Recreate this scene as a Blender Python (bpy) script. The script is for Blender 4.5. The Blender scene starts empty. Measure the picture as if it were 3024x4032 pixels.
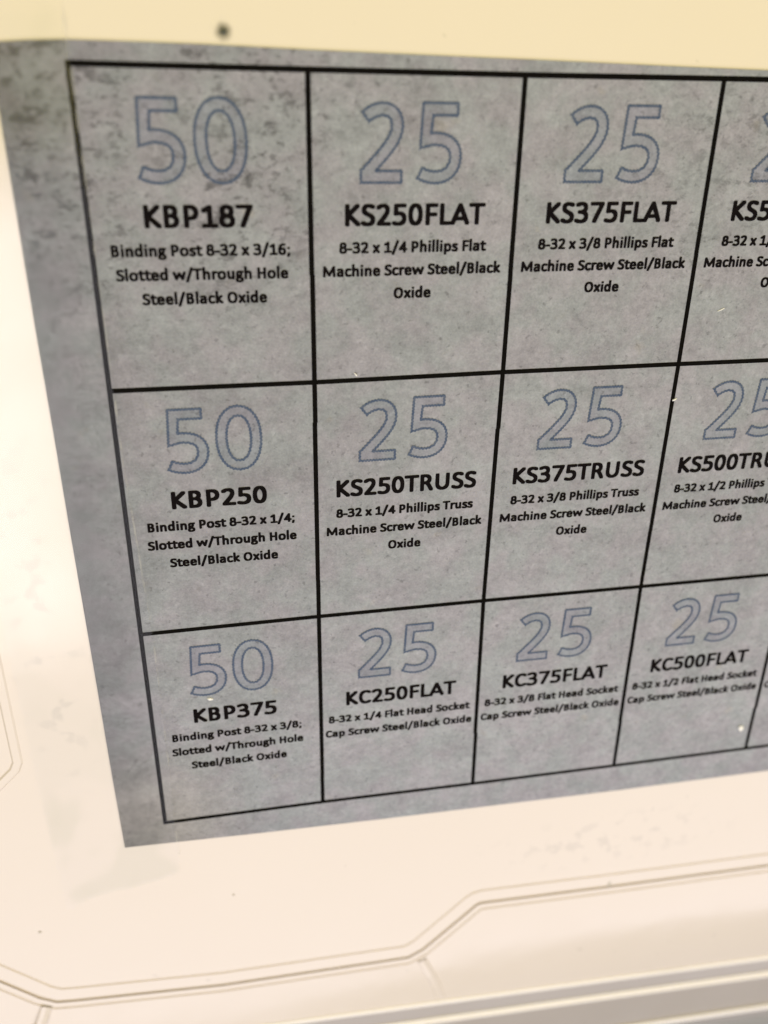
import bpy, bmesh, math, random
from mathutils import Vector, Matrix, noise
from mathutils.geometry import delaunay_2d_cdt, convex_hull_2d

U = 0.0254            # one column of the printed table is an inch wide
sc = bpy.context.scene
col = sc.collection

# ------------------------------------------------------------------ camera
cam_d = bpy.data.cameras.new('camera'); cam = bpy.data.objects.new('camera', cam_d); col.objects.link(cam)
Rm = Matrix(((0.9816226, 0.07004257, -0.1775137), (0.01354007, 0.90229839, 0.43089939), (0.19035163, -0.42538413, 0.88476811)))
cam.matrix_world = Matrix.Translation(Vector((0.51767084, -0.09917005, 4.26366439)) * U) @ Rm.to_4x4()
cam_d.sensor_fit = 'VERTICAL'; cam_d.sensor_height = 4.89; cam_d.sensor_width = 3.67
cam_d.lens = 4.89 * 871.2 / 1024
cam_d.clip_start = 0.005; cam_d.clip_end = 20
cam_d.dof.use_dof = True
cam_d.dof.focus_distance = 4.75 * U
cam_d.dof.aperture_fstop = 1.8
sc.camera = cam

# ------------------------------------------------------------------ light
w = bpy.data.worlds.new('World'); sc.world = w; w.use_nodes = True
bg = w.node_tree.nodes['Background']; bg.inputs[0].default_value = (1.0, 0.93, 0.84, 1); bg.inputs[1].default_value = 0.36

def area(name, loc, tgt, sx, sy, power, color):
    d = bpy.data.lights.new(name, 'AREA'); d.shape = 'RECTANGLE'; d.size = sx * U; d.size_y = sy * U
    d.energy = power; d.color = color
    o = bpy.data.objects.new(name, d); col.objects.link(o)
    o.location = Vector(loc) * U
    o.rotation_euler = (Vector(tgt) - Vector(loc)).to_track_quat('-Z', 'Y').to_euler()
    return o
# the white ceiling panel that the glossy lid mirrors below the first row of the table
pan = area('ceiling_panel', (9, -23.5, 20), (9, -23.5, 0), 46, 43, 4.95, (1.0, 0.955, 1.16))
pan.rotation_euler = (0, 0, math.radians(-3))
# added light beside the panel, to brighten the lid's reflection left of the sheet
area('left_lid_fill', (-8.0, -9.0, 19.5), (-8.0, -9.0, 0), 9, 13, 0.62, (1.0, 0.98, 1.0))
# a weaker warm lamp behind the photographer
area('warm_panel', (9, 5.6, 20), (9, 5.6, 0), 44, 14, 1.8, (1.0, 0.84, 0.10))

sc.view_settings.view_transform = 'Standard'; sc.view_settings.look = 'None'
sc.view_settings.exposure = 0.0; sc.view_settings.gamma = 1.0
sc.view_settings.use_curve_mapping = False
sc.cycles.max_bounces = 6; sc.cycles.transparent_max_bounces = 12
sc.cycles.caustics_reflective = False; sc.cycles.caustics_refractive = False

# ------------------------------------------------------------------ helpers
def tag(o, label=None, cat=None, group=None, kind=None):
    if label: o['label'] = label
    if cat: o['category'] = cat
    if group: o['group'] = group
    if kind: o['kind'] = kind
    return o
def empty(name, loc=(0, 0, 0)):
    o = bpy.data.objects.new(name, None); col.objects.link(o); o.location = Vector(loc) * U; o.empty_display_size = 0.005
    return o
def obj(name, verts, faces, mat, parent=None, smooth=False, recalc=True):
    me = bpy.data.meshes.new(name)
    me.from_pydata([(v[0] * U, v[1] * U, v[2] * U) for v in verts], [], faces)
    if recalc:
        bm = bmesh.new(); bm.from_mesh(me); bmesh.ops.recalc_face_normals(bm, faces=bm.faces); bm.to_mesh(me); bm.free()
    me.materials.append(mat)
    if smooth:
        for p in me.polygons: p.use_smooth = True
    me.update()
    o = bpy.data.objects.new(name, me); col.objects.link(o)
    if parent: o.parent = parent
    return o

class NT:
    def __init__(s, name):
        s.m = bpy.data.materials.new(name); s.m.use_nodes = True; s.t = s.m.node_tree; s.n = s.t.nodes
        s.b = s.n['Principled BSDF']
        tc = s.n.new('ShaderNodeTexCoord'); s.co = s.vm('MULTIPLY', tc.outputs['Object'], (1 / U,) * 3)
    def link(s, a, inp):
        if isinstance(a, bpy.types.NodeSocket): s.t.links.new(a, inp)
        else:
            if hasattr(inp.default_value, '__len__') and not hasattr(a, '__len__'): a = (a,) * len(inp.default_value)
            if hasattr(a, '__len__') and len(a) == 3 and len(inp.default_value) == 4: a = tuple(a) + (1,)
            inp.default_value = a
    def vm(s, op, a, b):
        n = s.n.new('ShaderNodeVectorMath'); n.operation = op; s.link(a, n.inputs[0]); s.link(b, n.inputs[1])
        return n.outputs['Value'] if op in ('DISTANCE', 'LENGTH') else n.outputs[0]
    def ma(s, op, a, b=0.0, c=0.0, clamp=False):
        n = s.n.new('ShaderNodeMath'); n.operation = op; n.use_clamp = clamp
        s.link(a, n.inputs[0]); s.link(b, n.inputs[1]); s.link(c, n.inputs[2]); return n.outputs[0]
    def noise(s, scale, detail=4, rough=0.55, vec=None, dist=0.0, off=(0, 0, 0)):
        n = s.n.new('ShaderNodeTexNoise'); n.inputs['Scale'].default_value = scale; n.inputs['Detail'].default_value = detail
        n.inputs['Roughness'].default_value = rough; n.inputs['Distortion'].default_value = dist
        s.link(s.vm('ADD', vec or s.co, off), n.inputs['Vector']); return n.outputs[0]
    def ramp(s, v, a, b, lo=0.0, hi=1.0, smooth=True):
        n = s.n.new('ShaderNodeMapRange'); n.interpolation_type = 'SMOOTHSTEP' if smooth else 'LINEAR'
        s.link(v, n.inputs[0]); n.inputs[1].default_value = a; n.inputs[2].default_value = b
        n.inputs[3].default_value = lo; n.inputs[4].default_value = hi; return n.outputs[0]
    def mix(s, f, a, b, mode='MIX'):
        n = s.n.new('ShaderNodeMix'); n.data_type = 'RGBA'; n.blend_type = mode
        s.link(f, n.inputs[0]); s.link(a, n.inputs[6]); s.link(b, n.inputs[7]); return n.outputs[2]
    def near(s, p, r0, r1, aspect=(1, 1)):     # 1 inside r0, 0 beyond r1
        q = s.vm('MULTIPLY', s.vm('SUBTRACT', s.co, (p[0], p[1], 0)), (1 / aspect[0], 1 / aspect[1], 0))
        return s.ramp(s.vm('LENGTH', q, (0, 0, 0)), r0, r1, 1.0, 0.0)
    def bump(s, h, strength, dist):
        n = s.n.new('ShaderNodeBump'); n.inputs['Strength'].default_value = strength; n.inputs['Distance'].default_value = dist * U
        s.link(h, n.inputs['Height']); s.link(n.outputs[0], s.b.inputs['Normal'])
    def setp(s, **k):
        for a, v in k.items(): s.link(v, s.b.inputs[{'base': 'Base Color', 'rough': 'Roughness', 'spec': 'Specular IOR Level'}[a]])

# concrete pattern printed on the sheet
def print_mat(name, kind):
    N = NT(name)
    big = N.noise(0.55, 3, 0.5, off=(3, 1, 0)); mid = N.noise(5.0, 7, 0.66, dist=0.3); fine = N.noise(26, 4, 0.7); grain = N.noise(85, 2, 0.6)
    stre = N.noise(2.0, 5, 0.6, vec=N.vm('MULTIPLY', N.co, (0.7, 2.2, 1)), off=(9, 4, 0))
    v = N.ma('ADD', 0.268, N.ma('MULTIPLY', N.ma('SUBTRACT', big, 0.5), 0.03))
    v = N.ma('ADD', v, N.ma('MULTIPLY', N.ma('SUBTRACT', mid, 0.5), 0.19))
    v = N.ma('ADD', v, N.ma('MULTIPLY', N.ma('SUBTRACT', stre, 0.5), 0.07))
    v = N.ma('ADD', v, N.ma('MULTIPLY', N.ma('SUBTRACT', fine, 0.5), 0.17))
    v = N.ma('ADD', v, N.ma('MULTIPLY', N.ma('SUBTRACT', grain, 0.5), 0.13))
    # darker clouds of the pattern along the left margin
    sep = N.n.new('ShaderNodeSeparateXYZ'); N.t.links.new(N.co, sep.inputs[0])
    edge = N.ma('ADD', sep.outputs[0], N.ma('MULTIPLY', N.ma('SUBTRACT', stre, 0.5), 0.5))
    v = N.ma('MULTIPLY', v, N.ramp(edge, -0.32, 0.22, 0.56, 0.95))
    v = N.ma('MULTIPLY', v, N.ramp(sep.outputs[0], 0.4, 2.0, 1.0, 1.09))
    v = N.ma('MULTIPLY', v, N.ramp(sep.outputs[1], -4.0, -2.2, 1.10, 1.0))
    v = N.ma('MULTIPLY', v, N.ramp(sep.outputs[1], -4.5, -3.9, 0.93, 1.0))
    # pitted dark blotches, crowded in the upper left
    w1 = N.near((0.25, -0.35), 0.3, 1.25, (1.15, 0.85)); w2 = N.near((3.05, -0.45), 0.05, 0.75); w3 = N.near((0.1, 0.0), 0.1, 1.5, (1.6, 0.4))
    w4 = N.near((1.3, -1.2), 0.0, 0.5)
    wt = N.ma('ADD', N.ma('MULTIPLY', w2, 0.8), N.ma('ADD', w1, N.ma('MULTIPLY', w3, 0.6)), clamp=True)
    wt = N.ma('ADD', N.ma('MULTIPLY', wt, 0.86), 0.14)
    warp = N.vm('MULTIPLY', N.co, (0.8, 1.25, 1))
    b1 = N.noise(9.5, 7, 0.72, vec=warp, dist=0.3, off=(1.7, 2.3, 0)); b2 = N.noise(23, 5, 0.7, vec=warp, off=(5.7, 0.3, 0)); gate = N.noise(2.2, 3, 0.5, off=(0.4, 7.3, 0))
    gate = N.ramp(gate, 0.34, 0.55)
    bl = N.ma('MAXIMUM', N.ramp(b1, 0.535, 0.62), N.ma('MULTIPLY', N.ramp(b2, 0.55, 0.63), 0.85))
    bl = N.ma('MULTIPLY', N.ma('MULTIPLY', bl, wt), N.ma('ADD', N.ma('MULTIPLY', gate, 0.8), 0.2))
    v = N.ma('MULTIPLY', v, N.ma('SUBTRACT', 1.0, N.ma('MULTIPLY', bl, 0.56)))
    sp = N.ramp(N.noise(30, 3, 0.6, off=(8, 8, 0)), 0.62, 0.70)
    v = N.ma('MULTIPLY', v, N.ma('SUBTRACT', 1.0, N.ma('MULTIPLY', sp, 0.30)))
    v = N.ma('MULTIPLY', v, N.ma('ADD', 1.0, N.ma('MULTIPLY', N.ramp(N.noise(21, 4, 0.65, off=(40, 2, 0)), 0.58, 0.70), 0.14)))
    hue = N.noise(4.5, 3, 0.6, off=(20, 3, 0))
    tint = N.mix(N.ramp(hue, 0.35, 0.65), (1.04, 0.985, 1.01), (0.98, 1.01, 0.99))
    warmc = N.mix(N.near((-0.2, -4.3), 0.1, 0.9), tint, (1.08, 1.0, 0.88))
    tan = N.ma('MULTIPLY', N.ramp(N.noise(5.5, 3, 0.5, off=(31, 7, 0)), 0.66, 0.76), 0.6)
    warmc = N.mix(tan, warmc, (1.05, 0.98, 0.86))
    comb = N.n.new('ShaderNodeCombineColor')
    for i in range(3): N.t.links.new(v, comb.inputs[i])
    c = N.mix(1.0, comb.outputs[0], warmc, 'MULTIPLY')
    if kind == 'fill': c = N.mix(1.0, c, (0.85, 0.87, 0.93), 'MULTIPLY')
    if kind == 'line':
        c = N.mix(N.ramp(N.noise(75, 2, 0.6), 0.36, 0.62, 0.82, 1.0), c, (0.045, 0.070, 0.118))
    c = N.mix(1.0, c, (1.01, 1.05, 1.16), 'MULTIPLY')
    N.setp(base=c, rough=0.62, spec=0.32)
    N.bump(N.noise(60, 3, 0.6), 0.05, 0.01)
    return N.m
M_paper = print_mat('printed_concrete_paper', 'paper')
M_fill = print_mat('number_grey_print', 'fill')
M_line = print_mat('number_blue_outline_print', 'line')
N = NT('black_toner')
N.setp(base=N.mix(N.noise(45, 3, 0.6), (0.003, 0.003, 0.004), (0.012, 0.009, 0.009)), rough=0.7, spec=0.0); M_ink = N.m
N = NT('black_toner_grid')
N.setp(base=N.mix(N.noise(30, 3, 0.6), (0.003, 0.003, 0.003), (0.009, 0.008, 0.007)), rough=0.7, spec=0.0); M_grid = N.m

# glossy cream plastic
def plastic(name, base, base2, rough=0.16, smudge=True, spec=0.5):
    N = NT(name)
    c = N.mix(N.noise(0.8, 3, 0.5), base, base2)
    if smudge:
        def spots(p, r, aspect, sc_, lo, hi, amt, off):
            return N.ma('MULTIPLY', N.ma('MULTIPLY', N.ramp(N.noise(sc_, 3, 0.55, off=off), lo, hi), N.near(p, 0.2, r, aspect)), amt)
        s = spots((3.1, -4.93), 1.0, (1.2, 0.32), 8.0, 0.52, 0.64, 0.20, (2, 2, 0))
        s2 = spots((-0.5, -2.8), 1.0, (0.28, 1.6), 7.0, 0.55, 0.64, 0.20, (7, 1, 0))
        f = N.ramp(N.noise(9, 2, 0.5, off=(4, 9, 0)), 0.73, 0.77, 0, 0.22)
        t = N.ma('ADD', N.ma('ADD', s, s2), f, clamp=True)
        c = N.mix(t, c, (0.30, 0.28, 0.25))
    N.setp(base=c, rough=N.ramp(N.noise(2.5, 4, 0.6), 0.3, 0.7, rough * 0.85, rough * 1.2), spec=spec)
    N.bump(N.noise(1.3, 3, 0.5), 0.25, 0.02)
    return N.m
M_lid = plastic('glossy_cream_plastic', (0.69, 0.62, 0.535), (0.71, 0.64, 0.56), spec=1.0)
M_rim = plastic('grey_rim_plastic', (0.36, 0.33, 0.30), (0.39, 0.36, 0.33), 0.2, False)  # darker, greyer base than the lid for the rim's steps, flange and wall
M_bead = plastic('bead_highlight_plastic', (0.90, 0.86, 0.79), (0.92, 0.88, 0.81), 0.12, False, spec=1.0)  # whiter than the lid: the rim's bright highlights are put into the base colour

# ------------------------------------------------------------------ plastic lid
lid = tag(empty('plastic_lid', (0, 0, 0)), 'glossy cream plastic lid with moulded angular ribs and stepped rim, under the grey printed sheet', 'lid')
Uline = [(-2.4, 4.0), (-2.4, -3.99), (-1.142, -5.248), (-0.86, -5.535), (-0.80, -5.575), (-0.72, -5.585), (0.262, -5.672), (1.42, -5.700), (1.57, -5.703), (1.63, -5.670),
         (2.01, -5.295), (2.06, -5.262), (2.13, -5.246), (3.171, -5.287), (4.434, -5.326), (10.0, -5.50)]
def offset_line(pl, d):
    out = []
    for i, p in enumerate(pl):
        p = Vector(p)
        if i == 0: t = Vector(pl[1]) - p; t.normalize(); n = Vector((t.y, -t.x)); out.append(p + n * d); continue
        if i == len(pl) - 1: t = p - Vector(pl[i - 1]); t.normalize(); n = Vector((t.y, -t.x)); out.append(p + n * d); continue
        a = (p - Vector(pl[i - 1])).normalized(); b = (Vector(pl[i + 1]) - p).normalized()
        na = Vector((a.y, -a.x)); nb = Vector((b.y, -b.x)); m = (na + nb).normalized()
        out.append(p + m * (d / max(0.4, m.dot(na))))
    return out
def sweep(pl, prof, z0=0.0):
    vs, fs = [], []; n = len(pl)
    for d, z in prof:
        vs += [(q.x, q.y, z + z0) for q in offset_line(pl, d)]
    for j in range(len(prof) - 1):
        for i in range(n - 1):
            a = j * n + i; fs.append((a, a + 1, a + n + 1, a + n))
    return vs, fs
# offsets are positive to the right-hand side of travel; flip so that they go away from the plateau
band_prof = [(0, 0), (-0.003, -0.009), (-0.013, -0.010), (-0.020, -0.004), (-0.124, -0.006), (-0.128, -0.027), (-0.147, -0.028), (-0.151, -0.015),
             (-0.188, -0.015), (-0.192, -0.025), (-0.206, -0.026), (-0.212, -0.020)]
band_prof = [(-a, b) for a, b in band_prof]
test = offset_line(Uline, 0.2)
if test[8].y > Uline[8][1]: band_prof = [(-a, b) for a, b in band_prof]
def roll(x, y):           # the field rolls over towards the rim, more so to the right
    e = max(0.0, 1 - (y - (-6.285 - 0.058 * x)) / 0.9); return -e ** 2.1 * 0.115 * min(1.1, max(0.3, (x + 0.6) / 4))
def low_pt(x, y, z):      # deeper faces lie a little farther out than the plateau level they were measured on
    k = (4.2637 - z) / 4.2637; return (0.5177 + (x - 0.5177) * k, -0.0992 + (y + 0.0992) * k, z)
v, f = sweep(Uline, band_prof)
v = [low_pt(*q) for q in v]
obj('stepped_band', v, f, M_lid, lid)
# plateau under the sheet
pv = [(x, y, 0) for x, y in Uline] + [(10.0, 4.0, 0)]
obj('panel', pv, [tuple(range(len(pv)))], M_lid, lid)
# the lower field rolls over towards the rim
low = offset_line(Uline, band_prof[-1][0])
def rim_y(x): return -6.285 - 0.058 * x
def low_y(x):
    for a, b in zip(low[1:-1], low[2:]):
        if a.x <= x <= b.x: return a.y + (b.y - a.y) * (x - a.x) / (b.x - a.x)
    return low[-1].y
xs = sorted(set([round(p.x, 5) for p in low[1:]] + [low[1].x + (low[-1].x - low[1].x) * i / 90 for i in range(1, 90)]))
prof = [0, .2, .35, .45, .55, .63, .7, .77, .83, .88, .93, .97, 1.0]
vs, fs = [], []
for x in xs:
    y0, y1 = low_y(x), rim_y(x)
    for t in prof:
        y = y0 + (y1 - y0) * t
        z = -0.020 + roll(x, y); vs.append(low_pt(x, y, z))
n = len(prof)
for i in range(len(xs) - 1):
    for j in range(n - 1):
        a = i * n + j; fs.append((a, a + 1, a + n + 1, a + n))
obj('lower_field', vs, fs, M_lid, lid, smooth=True)
# rim: swept along the far edge
RL = [(x, rim_y(x)) for x in [-3.5] + [-1 + 0.5 * i for i in range(14)] + [8.0, 10.0]]
def rim(name, prof, mat, bend=0.0, smooth=True):
    sgn = 1 if offset_line(RL, 0.2)[1].y < RL[1][1] else -1
    vs, fs = [], []; nn = len(RL)
    for d, z in prof:
        for k, q in enumerate(offset_line(RL, d * sgn)):
            dy = bend * (math.exp(-((RL[k][0] - 3.0) / 1.6) ** 2))
            vs.append(low_pt(q.x, q.y + dy, z + 0.07 + roll(q.x, RL[k][1])))
    for j in range(len(prof) - 1):
        for i in range(nn - 1):
            a = j * nn + i; fs.append((a, a + 1, a + nn + 1, a + nn))
    return obj(name, vs, fs, mat, lid, smooth=smooth)
def bead(d0, d1, z0, z1, h, k=8):
    return [(d0 + (d1 - d0) * i / k, z0 + (z1 - z0) * i / k + h * math.sin(math.pi * i / k)) for i in range(k + 1)]
rim('rim_bead', bead(0.0, 0.05, -0.090, -0.090, 0.010), M_bead)
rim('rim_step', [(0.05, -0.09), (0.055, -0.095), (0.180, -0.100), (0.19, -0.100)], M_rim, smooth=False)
rim('rim_bead', bead(0.19, 0.228, -0.100, -0.100, 0.009) , M_bead)
rim('rim_bead', bead(0.228, 0.27, -0.100, -0.102, 0.011), M_bead)
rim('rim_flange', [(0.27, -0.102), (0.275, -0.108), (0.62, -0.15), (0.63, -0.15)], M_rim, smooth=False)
rim('rim_bead', bead(0.63, 0.71, -0.15, -0.15, 0.02), M_bead)
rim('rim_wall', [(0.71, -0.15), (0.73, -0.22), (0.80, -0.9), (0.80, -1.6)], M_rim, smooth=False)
# narrow ribs that part the lower fields, and the rib left of the sheet
rp = [(-0.038, -0.004), (-0.030, 0.012), (0.0, 0.006), (0.030, 0.012), (0.038, -0.004)]
v, f = sweep([(-0.925, -5.745), (-0.985, -5.91), (-1.14, -6.24)], rp, -0.020); v = [low_pt(*q) for q in v]; obj('divider_rib', v, f, M_lid, lid)
v, f = sweep([(1.715, -5.905), (1.79, -6.09), (1.84, -6.23), (1.875, -6.37)], rp, -0.0205)
v = [low_pt(a, b, c + roll(a, b)) for a, b, c in v]
obj('divider_rib', v, f, M_lid, lid)
rp = [(-0.032, -0.001), (-0.020, 0.008), (0.020, 0.008), (0.032, -0.001)]
v, f = sweep([(-0.775, 3.0), (-0.775, -3.62), (-0.80, -3.675), (-2.1, -4.97)], rp); obj('side_rib', v, f, M_lid, lid)

# ------------------------------------------------------------------ glyphs
G = {
'K': (.547, "M.14 .048L.14 .586M.455 .586L.18 .325L.475 .048"),
'B': (.561, "M.14 .048L.14 .586L.27 .586C.44 .586 .44 .335 .27 .335L.14 .335M.27 .335C.48 .335 .48 .048 .27 .048L.14 .048"),
'P': (.532, "M.14 .048L.14 .586L.26 .586C.48 .586 .48 .265 .26 .265L.14 .265"),
'R': (.563, "M.14 .048L.14 .586L.26 .586C.46 .586 .46 .31 .26 .31L.14 .31M.27 .31C.37 .30 .40 .17 .475 .048"),
'S': (.473, "M.385 .555C.30 .61 .11 .61 .11 .465C.11 .32 .395 .34 .395 .18C.395 .01 .17 .02 .085 .085"),
'F': (.459, "M.14 .048L.14 .586L.40 .586M.14 .315L.375 .315"),
'L': (.423, "M.14 .586L.14 .048L.375 .048"),
'A': (.606, "M.068 .048L.303 .58L.538 .048M.15 .18L.455 .18"),
'T': (.495, "M.05 .586L.445 .586M.2475 .586L.2475 .048"),
'U': (.653, "M.135 .586L.135 .24C.135 -.02 .518 -.02 .518 .24L.518 .586"),
'C': (.529, "M.455 .54C.34 .63 .105 .60 .105 .315C.105 .02 .34 .0 .46 .095"),
'O': (.676, "E.338 .317 .222 .277"),
'H': (.631, "M.14 .048L.14 .586M.49 .048L.49 .586M.14 .325L.49 .325"),
'M': (.874, "M.135 .048L.155 .575L.437 .10L.719 .575L.739 .048"),
'0': (.507, "E.2535 .317 .160 .275"),
'1': (.507, "M.11 .475L.275 .575L.275 .048M.11 .048L.43 .048"),
'2': (.507, "M.095 .53C.19 .62 .385 .61 .38 .455C.375 .33 .23 .20 .115 .055L.42 .048"),
'3': (.507, "M.095 .555C.2 .62 .38 .60 .375 .46C.37 .36 .26 .335 .175 .335M.2 .335C.30 .335 .41 .30 .41 .185C.41 .03 .2 .01 .08 .075"),
'4': (.507, "M.355 .048L.355 .575L.08 .185L.455 .185"),
'5': (.507, "M.40 .586L.145 .586L.135 .345C.23 .37 .41 .37 .405 .20C.40 .03 .20 .02 .085 .07"),
'6': (.507, "M.395 .575C.25 .62 .11 .52 .105 .24C.10 -.02 .415 -.03 .415 .19C.415 .40 .17 .38 .115 .25"),
'7': (.507, "M.085 .586L.425 .586L.195 .048"),
'8': (.507, "E.2535 .455 .130 .130E.2535 .188 .160 .142"),
'a': (.494, "M.115 .40C.22 .45 .365 .44 .365 .30L.365 .045M.365 .25C.22 .27 .095 .25 .095 .14C.095 .0 .30 .02 .36 .13"),
'c': (.418, "M.355 .40C.25 .46 .10 .42 .10 .235C.10 .03 .26 .0 .36 .07"),
'd': (.537, "M.40 .66L.40 .045E.25 .232 .150 .192"),
'e': (.503, "M.11 .235L.405 .235C.415 .48 .10 .50 .10 .235C.10 .0 .30 .0 .395 .075"),
'g': (.474, "E.22 .305 .115 .118M.30 .422L.41 .422M.14 .20C.06 .14 .13 .09 .22 .085C.34 .08 .40 .05 .40 -.03C.40 -.17 .07 -.17 .07 -.05C.07 .01 .12 .05 .16 .07"),
'h': (.537, "M.13 .66L.13 .045M.13 .29C.20 .46 .407 .48 .407 .27L.407 .045"),
'i': (.246, "M.123 .42L.123 .045M.123 .60L.123 .606"),
'k': (.480, "M.13 .66L.13 .045M.385 .42L.18 .24L.41 .045"),
'l': (.246, "M.123 .66L.123 .045"),
'n': (.537, "M.13 .42L.13 .045M.13 .29C.20 .46 .407 .48 .407 .27L.407 .045"),
'o': (.538, "E.269 .233 .175 .193"),
'p': (.537, "M.13 .42L.13 -.13E.285 .232 .150 .192"),
'r': (.355, "M.13 .42L.13 .045M.13 .28C.17 .40 .24 .435 .315 .415"),
's': (.399, "M.315 .395C.24 .44 .10 .43 .10 .335C.10 .235 .325 .25 .325 .135C.325 .01 .16 .02 .08 .07"),
't': (.347, "M.15 .53L.15 .15C.15 .04 .22 .03 .305 .055M.05 .418L.30 .418"),
'u': (.537, "M.13 .42L.13 .20C.13 -.02 .36 .03 .407 .17M.407 .42L.407 .045"),
'w': (.745, "M.07 .42L.195 .06L.3725 .39L.55 .06L.675 .42"),
'x': (.459, "M.09 .42L.37 .045M.37 .42L.09 .045"),
'-': (.306, "M.075 .23L.23 .23"),
'/': (.430, "M.355 .66L.075 -.08"),
';': (.276, "M.14 .375L.14 .38M.15 .055L.115 -.06"),
' ': (.226, ""),
}
import re
def parse(path):
    toks = re.findall(r'[MLCE]|-?\d*\.\d+|-?\d+', path)
    out = []; cur = None; i = 0; cmd = None
    while i < len(toks):
        if toks[i] in 'MLCE': cmd = toks[i]; i += 1
        if cmd == 'M': cur = [Vector((float(toks[i]), float(toks[i + 1])))]; out.append([cur, False]); i += 2
        elif cmd == 'L': cur.append(Vector((float(toks[i]), float(toks[i + 1])))); i += 2
        elif cmd == 'C':
            a, b, c = [Vector((float(toks[i + 2 * k]), float(toks[i + 2 * k + 1]))) for k in range(3)]; p = cur[-1].copy(); i += 6
            for k in range(1, 11):
                t = k / 10; cur.append(p * (1 - t) ** 3 + a * 3 * t * (1 - t) ** 2 + b * 3 * t * t * (1 - t) + c * t ** 3)
        elif cmd == 'E':
            cx, cy, rx, ry = [float(toks[i + k]) for k in range(4)]; i += 4; cur = []
            for k in range(25):
                t = 2 * math.pi * k / 24; c_, s_ = math.cos(t), math.sin(t)
                cur.append(Vector((cx + rx * math.copysign(abs(c_) ** 0.9, c_), cy + ry * math.copysign(abs(s_) ** 0.9, s_))))
            out.append([cur, True])
    return out
def pen(rx, ry, p=3.2, k=16):
    r = []
    for i in range(k):
        t = 2 * math.pi * i / k; c, s = math.cos(t), math.sin(t)
        r.append(Vector((rx * math.copysign(abs(c) ** (2 / p), c), ry * math.copysign(abs(s) ** (2 / p), s))))
    return r
def union(vs, fs):
    """triangulate the union of overlapping faces, holes kept open"""
    r = delaunay_2d_cdt(vs, [], fs, 1, 1e-5)
    return [tuple(x) for x in r[0]], [tuple(t) for t, src in zip(r[2], r[5]) if src]
def glyph_mesh(ch, rx, ry):
    P = pen(rx, ry); vs = []; fs = []
    for pl, closed in parse(G[ch][1]):
        for a, b in zip(pl[:-1], pl[1:]):
            pts = [a + q for q in P] + [b + q for q in P]
            h = convex_hull_2d(pts)
            fs.append(list(range(len(vs), len(vs) + len(h)))); vs += [pts[i] for i in h]
    if not vs: return [], []
    return union(vs, fs)
cache = {}
def glyph(ch, rx, ry):
    k = (ch, rx, ry)
    if k not in cache: cache[k] = glyph_mesh(ch, rx, ry)
    return cache[k]
ZP = 0.008      # top of the paper above the lid
ZI = 0.0016     # toner above paper
def lift(x, y):  # the sheet bows very slightly off the lid along its top and left edge
    return 0.0
# the sheet buckled a little when it was taped down: offsets of the grid corners
WARP = [[(.0002, .0071), (.0013, .001), (.0016, -.0038), (-.0007, -.0027)], [(.0005, -.0067), (-.0003, -.0074), (-.0022, .0033), (.0014, .0061)],
        [(.0014, -.0067), (-.0031, .0049), (-.0140, .0095), (-.0068, .0076)], [(.0056, .002), (-.0027, .0055), (-.0013, -.005), (.0069, -.0085)]]
def warp(q):
    u = min(max(q[0], 0), 2.9999); v = min(max(-q[1] / 1.4071, 0), 2.9999); i, j = int(u), int(v); a, b = u - i, v - j
    dx, dy = [WARP[j][i][k] * (1 - a) * (1 - b) + WARP[j][i + 1][k] * a * (1 - b) + WARP[j + 1][i][k] * (1 - a) * b + WARP[j + 1][i + 1][k] * a * b for k in (0, 1)]
    return (q[0] + dx, q[1] + dy, q[2])
def text_geo(s, cx, base, em, width=None, rx=.060, ry=.048):
    adv = sum(G[c][0] for c in s); ink = adv - 0.13
    sx = em if width is None else width / ink
    x = cx - ink * sx / 2 - 0.065 * sx; vs, fs = [], []
    for c in s:
        gv, gf = glyph(c, rx, ry); o = len(vs)
        vs += [(x + a * sx, base + b * em, ZP + ZI) for a, b in gv]
        fs += [tuple(o + i for i in t) for t in gf]
        x += G[c][0] * sx
    return vs, fs
def add_geo(A, B):
    o = len(A[0]); A[0].extend(warp(q) for q in B[0]); A[1].extend(tuple(o + i for i in t) for t in B[1])

# big outlined digits
D = {'5': "M.405 .582L.148 .582L.132 .335C.16 .345 .19 .35 .22 .35C.33 .35 .405 .30 .40 .20C.395 .03 .21 .01 .088 .075",
     '2': "M.098 .515C.20 .61 .375 .60 .37 .445C.365 .33 .25 .23 .105 .075L.105 .046L.412 .046",
     '0': "E.2535 .317 .163 .275"}
HW = 0.047
def ribbon(pl, hw, closed=False):
    L, R = [], []
    n = len(pl)
    for i in range(n):
        if closed: a = (pl[i] - pl[(i - 1) % n]).normalized(); b = (pl[(i + 1) % n] - pl[i]).normalized()
        else:
            a = (pl[i] - pl[i - 1]).normalized() if i else (pl[1] - pl[0]).normalized()
            b = (pl[i + 1] - pl[i]).normalized() if i < n - 1 else a
        na = Vector((-a.y, a.x)); nb = Vector((-b.y, b.x)); m = (na + nb).normalized(); k = hw / max(0.62, m.dot(na))
        L.append(pl[i] + m * k); R.append(pl[i] - m * k)
    return L, R
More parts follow.
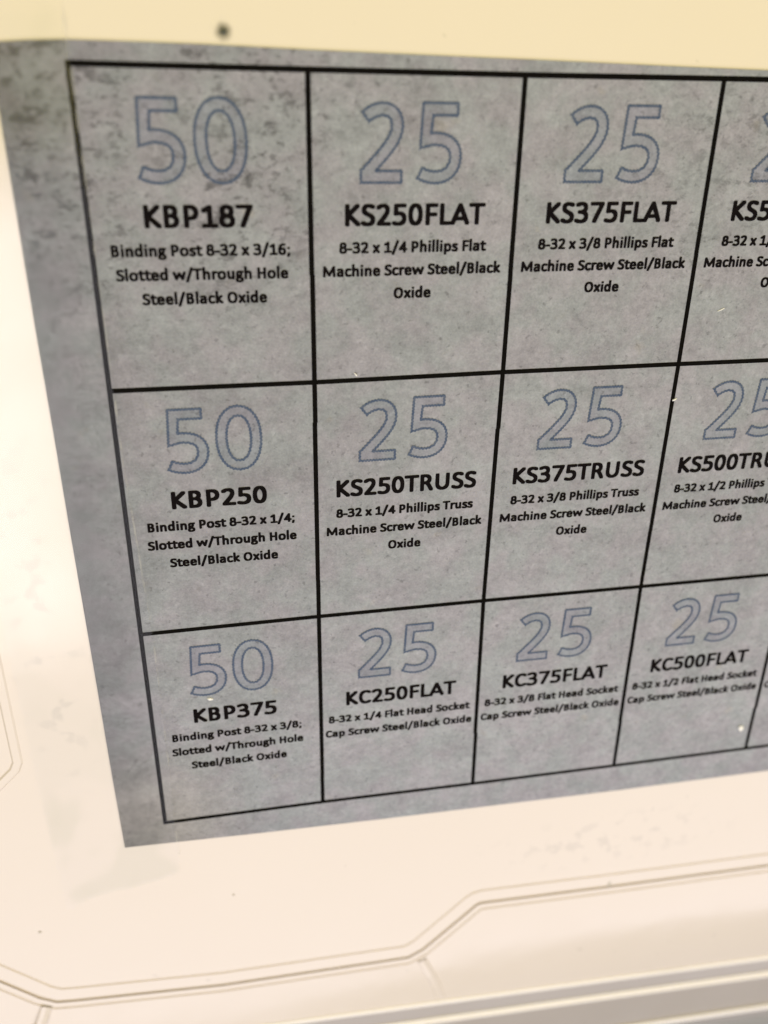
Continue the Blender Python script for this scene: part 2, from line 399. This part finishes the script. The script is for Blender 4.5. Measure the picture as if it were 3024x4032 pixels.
def digit_geo(ch, x0, base, em):
    """returns the fill polygon mesh and the outline ribbon mesh"""
    T = lambda q: Vector((x0 + q.x * em, base + q.y * em))
    qv, qf = [], []
    for pl, closed in parse(D[ch]):
        if closed: pl = pl[:-1]
        L, R = ribbon(pl, HW, closed); n = len(pl)
        for i in range(n if closed else n - 1):
            k = (i + 1) % n; o = len(qv); quad = [L[i], L[k], R[k], R[i]]
            if i == 0 and not closed: pass
            h = convex_hull_2d(quad); qv += [quad[j] for j in h]; qf.append(list(range(o, o + len(h))))
    fv, ff = union([T(q) for q in qv], qf)
    # outline loops = edges used by one triangle
    cnt = {}
    for t in ff:
        for i in range(3):
            a, b = t[i], t[(i + 1) % 3]; cnt[(a, b)] = 1
    nxt = {a: b for (a, b) in cnt if (b, a) not in cnt}
    loops = []
    while nxt:
        a = next(iter(nxt)); l = []
        while a in nxt: l.append(a); a = nxt.pop(a)
        if len(l) > 5: loops.append([Vector(fv[i]) for i in l])
    fill = ([(q[0], q[1], ZP + ZI * 0.6) for q in fv], ff)
    lv, lf = [], []
    for l in loops:
        # wobble: the printer dithered this thin line into a stair-stepped edge
        dense = []
        for i in range(len(l)):
            a, b = l[i], l[(i + 1) % len(l)]; k = max(1, int((b - a).length / 0.008))
            for j in range(k): dense.append(a.lerp(b, j / k))
        clean = [dense[0]]
        for q in dense[1:]:
            if (q - clean[-1]).length > 0.002: clean.append(q)
        L, R = ribbon(clean, 0.0062, True); n = len(L)
        o = len(lv)
        for i in range(n):
            j = (1 if i % 2 else -1) * 0.0022
            d = (L[i] - R[i]).normalized() * j
            lv += [(L[i].x + d.x, L[i].y + d.y, ZP + ZI * 1.3), (R[i].x + d.x, R[i].y + d.y, ZP + ZI * 1.3)]
        for i in range(n):
            k = (i + 1) % n; lf.append((o + 2 * i, o + 2 * k, o + 2 * k + 1, o + 2 * i + 1))
    return fill, (lv, lf)

# ------------------------------------------------------------------ printed sheet
CH = 1.4071; NC = 5
sheet = tag(empty('printed_sheet', (0, 0, 0)), 'grey concrete-patterned paper sheet printed with a black table of screw counts, taped to the lid', 'label sheet')
top = [(-0.31, 0.070), (-0.256, 0.080), (-0.147, 0.088), (0.0, 0.094), (0.296, 0.092), (0.581, 0.088), (0.975, 0.078), (1.343, 0.071), (2.098, 0.058), (2.791, 0.044), (3.226, 0.037), (5.3, 0.0)]
bot = [(-0.256, -4.383), (0.55, -4.412), (1.403, -4.435), (3.058, -4.463), (4.241, -4.47), (5.3, -4.474)]
left = [(-0.300, -0.179), (-0.297, -0.6), (-0.295, -1.086), (-0.289, -1.577), (-0.284, -2.169), (-0.274, -2.968), (-0.266, -3.789)]
outl = top + bot[::-1] + left[::-1]
n = len(outl)
pv = [(x, y, ZP) for x, y in outl] + [(x, y, ZP - 0.005) for x, y in outl]
pf = [tuple(range(n)), tuple(range(2 * n - 1, n - 1, -1))] + [(i, (i + 1) % n, n + (i + 1) % n, n + i) for i in range(n)]
obj('paper', pv, pf, M_paper, sheet)
# table grid, one continuous print
gx = [0, 1, 2, 3, 4, 5]; gy = [0, -CH, -2 * CH, -3 * CH]; h = 0.0122
vs, fs = [], []
def rect(x0, y0, x1, y1):
    o = len(vs); vs.extend([(x0, y0), (x1, y0), (x1, y1), (x0, y1)]); fs.append([o, o + 1, o + 2, o + 3])
for y in gy:
    for i in range(5): rect(i - h, y - h, i + 1 + h, y + h)
random.seed(3)
for k, x in enumerate(gx):      # the vertical lines carry small print jogs
    y = 0.0; xo = 0.0
    while y > -3 * CH:
        y2 = max(-3 * CH, y - random.uniform(0.5, 0.95)); rect(x + xo - h, y2, x + xo + h, y); y = y2
        xo = random.choice((-0.002, 0.0, 0.0025, 0.001)) if k else 0.0
r = union([Vector(q) for q in vs], fs); r = (r[0], None, r[1])
obj('table_grid', [warp((q[0], q[1], ZP + ZI * 0.8)) for q in r[0]], [tuple(t) for t in r[2]], M_grid, sheet)

CW = {'KBP187': .481, 'KBP250': .490, 'KBP375': .486}
rows = [
 [('50', 'KBP187', ['Binding Post 8-32 x 3/16;', 'Slotted w/Through Hole', 'Steel/Black Oxide'])] +
 [('25', 'KS%sFLAT' % a, ['8-32 x %s Phillips Flat' % b, 'Machine Screw Steel/Black', 'Oxide']) for a, b in (('250', '1/4'), ('375', '3/8'), ('500', '1/2'))],
 [('50', 'KBP250', ['Binding Post 8-32 x 1/4;', 'Slotted w/Through Hole', 'Steel/Black Oxide'])] +
 [('25', 'KS%sTRUSS' % a, ['8-32 x %s Phillips Truss' % b, 'Machine Screw Steel/Black', 'Oxide']) for a, b in (('250', '1/4'), ('375', '3/8'), ('500', '1/2'))],
 [('50', 'KBP375', ['Binding Post 8-32 x 3/8;', 'Slotted w/Through Hole', 'Steel/Black Oxide'])] +
 [('25', 'KC%sFLAT' % a, ['8-32 x %s Flat Head Socket' % b, 'Cap Screw Steel/Black Oxide']) for a, b in (('250', '1/4'), ('375', '3/8'), ('500', '1/2'), ('625', '5/8'))],
]
for r_, row in enumerate(rows):
    for c_, (num, code, lines) in enumerate(row):
        x0 = float(c_); y0 = -CH * r_
        F, O = ([], []), ([], [])
        em = 0.540; nb = y0 - (0.291, 0.279, 0.287)[r_] - 0.317 * em
        for k, ch in enumerate(num):
            a, b = digit_geo(ch, x0 + 0.476 + (k - 1) * 0.507 * em + (-0.006 if k else 0.004), nb, em)
            add_geo(F, a); add_geo(O, b)
        if num:
            fo = obj('count_number', F[0], F[1], M_fill, sheet)
            tag(fo, 'pale grey number %s with blue outline above %s' % (num, code))
            obj('number_outline', O[0], O[1], M_line, fo)
        v, f = text_geo(code, x0 + (0.484 if c_ == 0 else 0.499), y0 - 0.655, 0.1535, CW.get(code), rx=.074, ry=.060)
        v = [warp(q) for q in v]
        tag(obj('part_code', v, f, M_ink, sheet), 'bold black code %s' % code)
        T = ([], [])
        for k, ln in enumerate(lines):
            add_geo(T, text_geo(ln, x0 + (0.491 if c_ == 0 else 0.497), y0 - (0.780, 0.888, 0.999)[k], 0.0795, rx=.085, ry=.066))
        tag(obj('description', T[0], T[1], M_ink, sheet), 'black description under %s' % code)

# ------------------------------------------------------------------ clear tape
N = NT('clear_tape'); nt = N.t
tr = N.n.new('ShaderNodeBsdfTransparent'); gl = N.n.new('ShaderNodeBsdfGlossy'); gl.inputs['Roughness'].default_value = 0.14
dif = N.n.new('ShaderNodeBsdfDiffuse'); dif.inputs[0].default_value = (0.72, 0.72, 0.66, 1)
wet = N.noise(1.15, 3, 0.45, off=(2.0, 6.1, 0), dist=0.5); wet = N.ramp(wet, 0.505, 0.545)
bub = N.noise(5.5, 2, 0.4, off=(12, 5, 0)); bub = N.ramp(bub, 0.60, 0.72)
sepT = N.n.new('ShaderNodeSeparateXYZ'); nt.links.new(N.co, sepT.inputs[0])
yend = N.ramp(sepT.outputs[1], -3.85, -4.05, 0.35, 1.0)
dark = N.ma('ADD', N.ma('MULTIPLY', N.ma('MULTIPLY', wet, 0.75), yend), N.ma('MULTIPLY', bub, 0.30), clamp=True)
nt.links.new(N.mix(dark, (0.998, 0.998, 0.998), (0.952, 0.962, 0.950)), tr.inputs[0])
m1 = N.n.new('ShaderNodeMixShader'); m1.inputs[0].default_value = 0.024; nt.links.new(tr.outputs[0], m1.inputs[1]); nt.links.new(gl.outputs[0], m1.inputs[2])
m2 = N.n.new('ShaderNodeMixShader'); m2.inputs[0].default_value = 0.004; nt.links.new(m1.outputs[0], m2.inputs[1]); nt.links.new(dif.outputs[0], m2.inputs[2])
nt.links.new(m2.outputs[0], N.n['Material Output'].inputs[0]); M_tape = N.m
to = [(0.02, 1.2), (0.004, 0.25), (0.012, -1.0), (0.02, -1.8), (0.062, -2.84), (0.066, -3.95), (0.060, -4.33), (0.066, -4.50), (0.058, -4.64), (0.03, -4.665), (-0.10, -4.70),
      (-0.22, -4.725), (-0.36, -4.74), (-0.46, -4.755), (-0.56, -4.79), (-0.62, -4.83), (-0.665, -4.83), (-0.672, -4.6), (-0.685, -3.82), (-0.70, -2.5), (-0.712, -1.0), (-0.72, 1.2)]
n = len(to); zt, zb = ZP + 0.007, ZP + 0.0045
tv = [(x, y, zt) for x, y in to] + [(x, y, zb) for x, y in to]
tf = [tuple(range(n))]
# a single film with a turned-down edge all round
inner = n
tf += [(i, (i + 1) % n, n + (i + 1) % n, n + i) for i in range(n)]
tape = tag(obj('adhesive_tape', tv, tf, M_tape), 'strip of clear adhesive tape holding down the left edge of the grey printed sheet', 'tape')

N = NT('tape_cut_edge'); N.setp(base=(0.62, 0.62, 0.58), rough=0.3, spec=0.5)
t1 = N.n.new('ShaderNodeBsdfTransparent'); mm = N.n.new('ShaderNodeMixShader'); N.link(N.ramp(N.noise(9, 3), 0.4, 0.65, 0.0, 0.30), mm.inputs[0])
N.t.links.new(t1.outputs[0], mm.inputs[1]); N.t.links.new(N.b.outputs[0], mm.inputs[2]); N.t.links.new(mm.outputs[0], N.n['Material Output'].inputs[0])
ev = []; ef = []
edge_pts = to[1:8]
for x, y in edge_pts: ev += [(x - 0.001, y, zt + 0.0004), (x + 0.009, y, zb)]
for i in range(len(edge_pts) - 1): ef.append((2 * i, 2 * i + 1, 2 * i + 3, 2 * i + 2))
obj('cut_edge', ev, ef, N.m, tape)

# ------------------------------------------------------------------ flecks
N = NT('white_lint'); N.setp(base=(0.85, 0.84, 0.80), rough=0.5); M_lint = N.m
N = NT('dark_grit'); N.setp(base=N.mix(N.noise(30), (0.06, 0.065, 0.045), (0.11, 0.11, 0.08)), rough=0.8); M_grit = N.m
N = NT('grey_grit'); N.setp(base=(0.50, 0.47, 0.42), rough=0.7); M_grit2 = N.m
def fleck(name, x, y, z, rx, ry, rz, ang, mat, label, cat, group=None, seed=0):
    bm = bmesh.new(); bmesh.ops.create_icosphere(bm, subdivisions=2, radius=1.0)
    for v in bm.verts:
        k = 1 + 0.45 * noise.noise(v.co * 1.6 + Vector((seed * 3.1, 0, 0)))
        p = Vector((v.co.x * rx * k, v.co.y * ry * k, v.co.z * rz)); c, s = math.cos(ang), math.sin(ang)
        v.co = Vector(((p.x * c - p.y * s) * U, (p.x * s + p.y * c) * U, p.z * U))
    me = bpy.data.meshes.new(name); bm.to_mesh(me); bm.free(); me.materials.append(mat)
    o = bpy.data.objects.new(name, me); col.objects.link(o); o.location = Vector((x, y, z + rz * 0.8)) * U
    return tag(o, label, cat, group)
gp = 'white lint flecks on the printed sheet'
fleck('lint_fleck', 3.925, -4.035, ZP, 0.020, 0.026, 0.008, 0.3, M_lint, 'roundest white fleck, on the sheet near its lower right under KC500FLAT', 'lint', gp, 1)
fleck('lint_fleck', 1.214, -1.383, ZP, 0.014, 0.004, 0.004, -0.9, M_lint, 'tiny white lint sliver just above the grid line over the second-row KS250TRUSS cell', 'lint', gp, 2)
fleck('lint_fleck', 3.012, -1.604, ZP, 0.015, 0.005, 0.004, 0.4, M_lint, 'white lint sliver on the vertical line left of the KS500TRUSS cell', 'lint', gp, 3)
fleck('lint_fleck', 0.348, -3.309, ZP, 0.017, 0.009, 0.005, -0.2, M_lint, 'white lint crumb touching the foot of the number 50 above KBP375', 'lint', gp, 4)
fleck('lint_fleck', 3.20, -1.11, ZP, 0.022, 0.003, 0.003, 0.4, M_lint, 'thin white lint hair below the description of the KS500FLAT cell', 'lint', gp, 5)
ds = fleck('dirt_speck', 0.647, 0.138, 0.0, 0.015, 0.013, 0.005, 0, M_grit, 'dark round dirt speck on the cream lid above the top edge of the sheet', 'dirt', None, 6)
N = NT('dirt_smear'); N.setp(base=(0.10, 0.10, 0.05), rough=0.8)
t1 = N.n.new('ShaderNodeBsdfTransparent'); mm = N.n.new('ShaderNodeMixShader')
rr = N.ma('ADD', N.vm('LENGTH', N.vm('MULTIPLY', N.co, (1, 1, 0)), (0, 0, 0)), N.ma('MULTIPLY', N.noise(25), 0.02))
N.link(N.ramp(rr, 0.014, 0.058, 0.60, 0.0), mm.inputs[0])
N.t.links.new(t1.outputs[0], mm.inputs[1]); N.t.links.new(N.b.outputs[0], mm.inputs[2]); N.t.links.new(mm.outputs[0], N.n['Material Output'].inputs[0])
obj('smear', [(0.06 * math.cos(math.tau * i / 32), 0.055 * math.sin(math.tau * i / 32), -0.0032) for i in range(32)], [tuple(range(32))], N.m, ds)
gq = 'small grit specks on the lid below the sheet'
fleck('grit_speck', 0.385, -4.94, 0.0, 0.007, 0.006, 0.004, 0, M_grit2, 'small grey grit speck on the lid below the torn end of the tape', 'grit', gq, 7)
fleck('grit_speck', -0.86, -5.02, 0.0, 0.010, 0.009, 0.003, 0, M_grit2, 'small grey grit speck on the lid at the lower left corner', 'grit', gq, 8)
fleck('grit_speck', 3.14, -5.408, -0.010, 0.010, 0.026, 0.006, 0, M_grit2, 'grey grit speck sitting on the stepped band of the lid', 'grit', gq, 9)
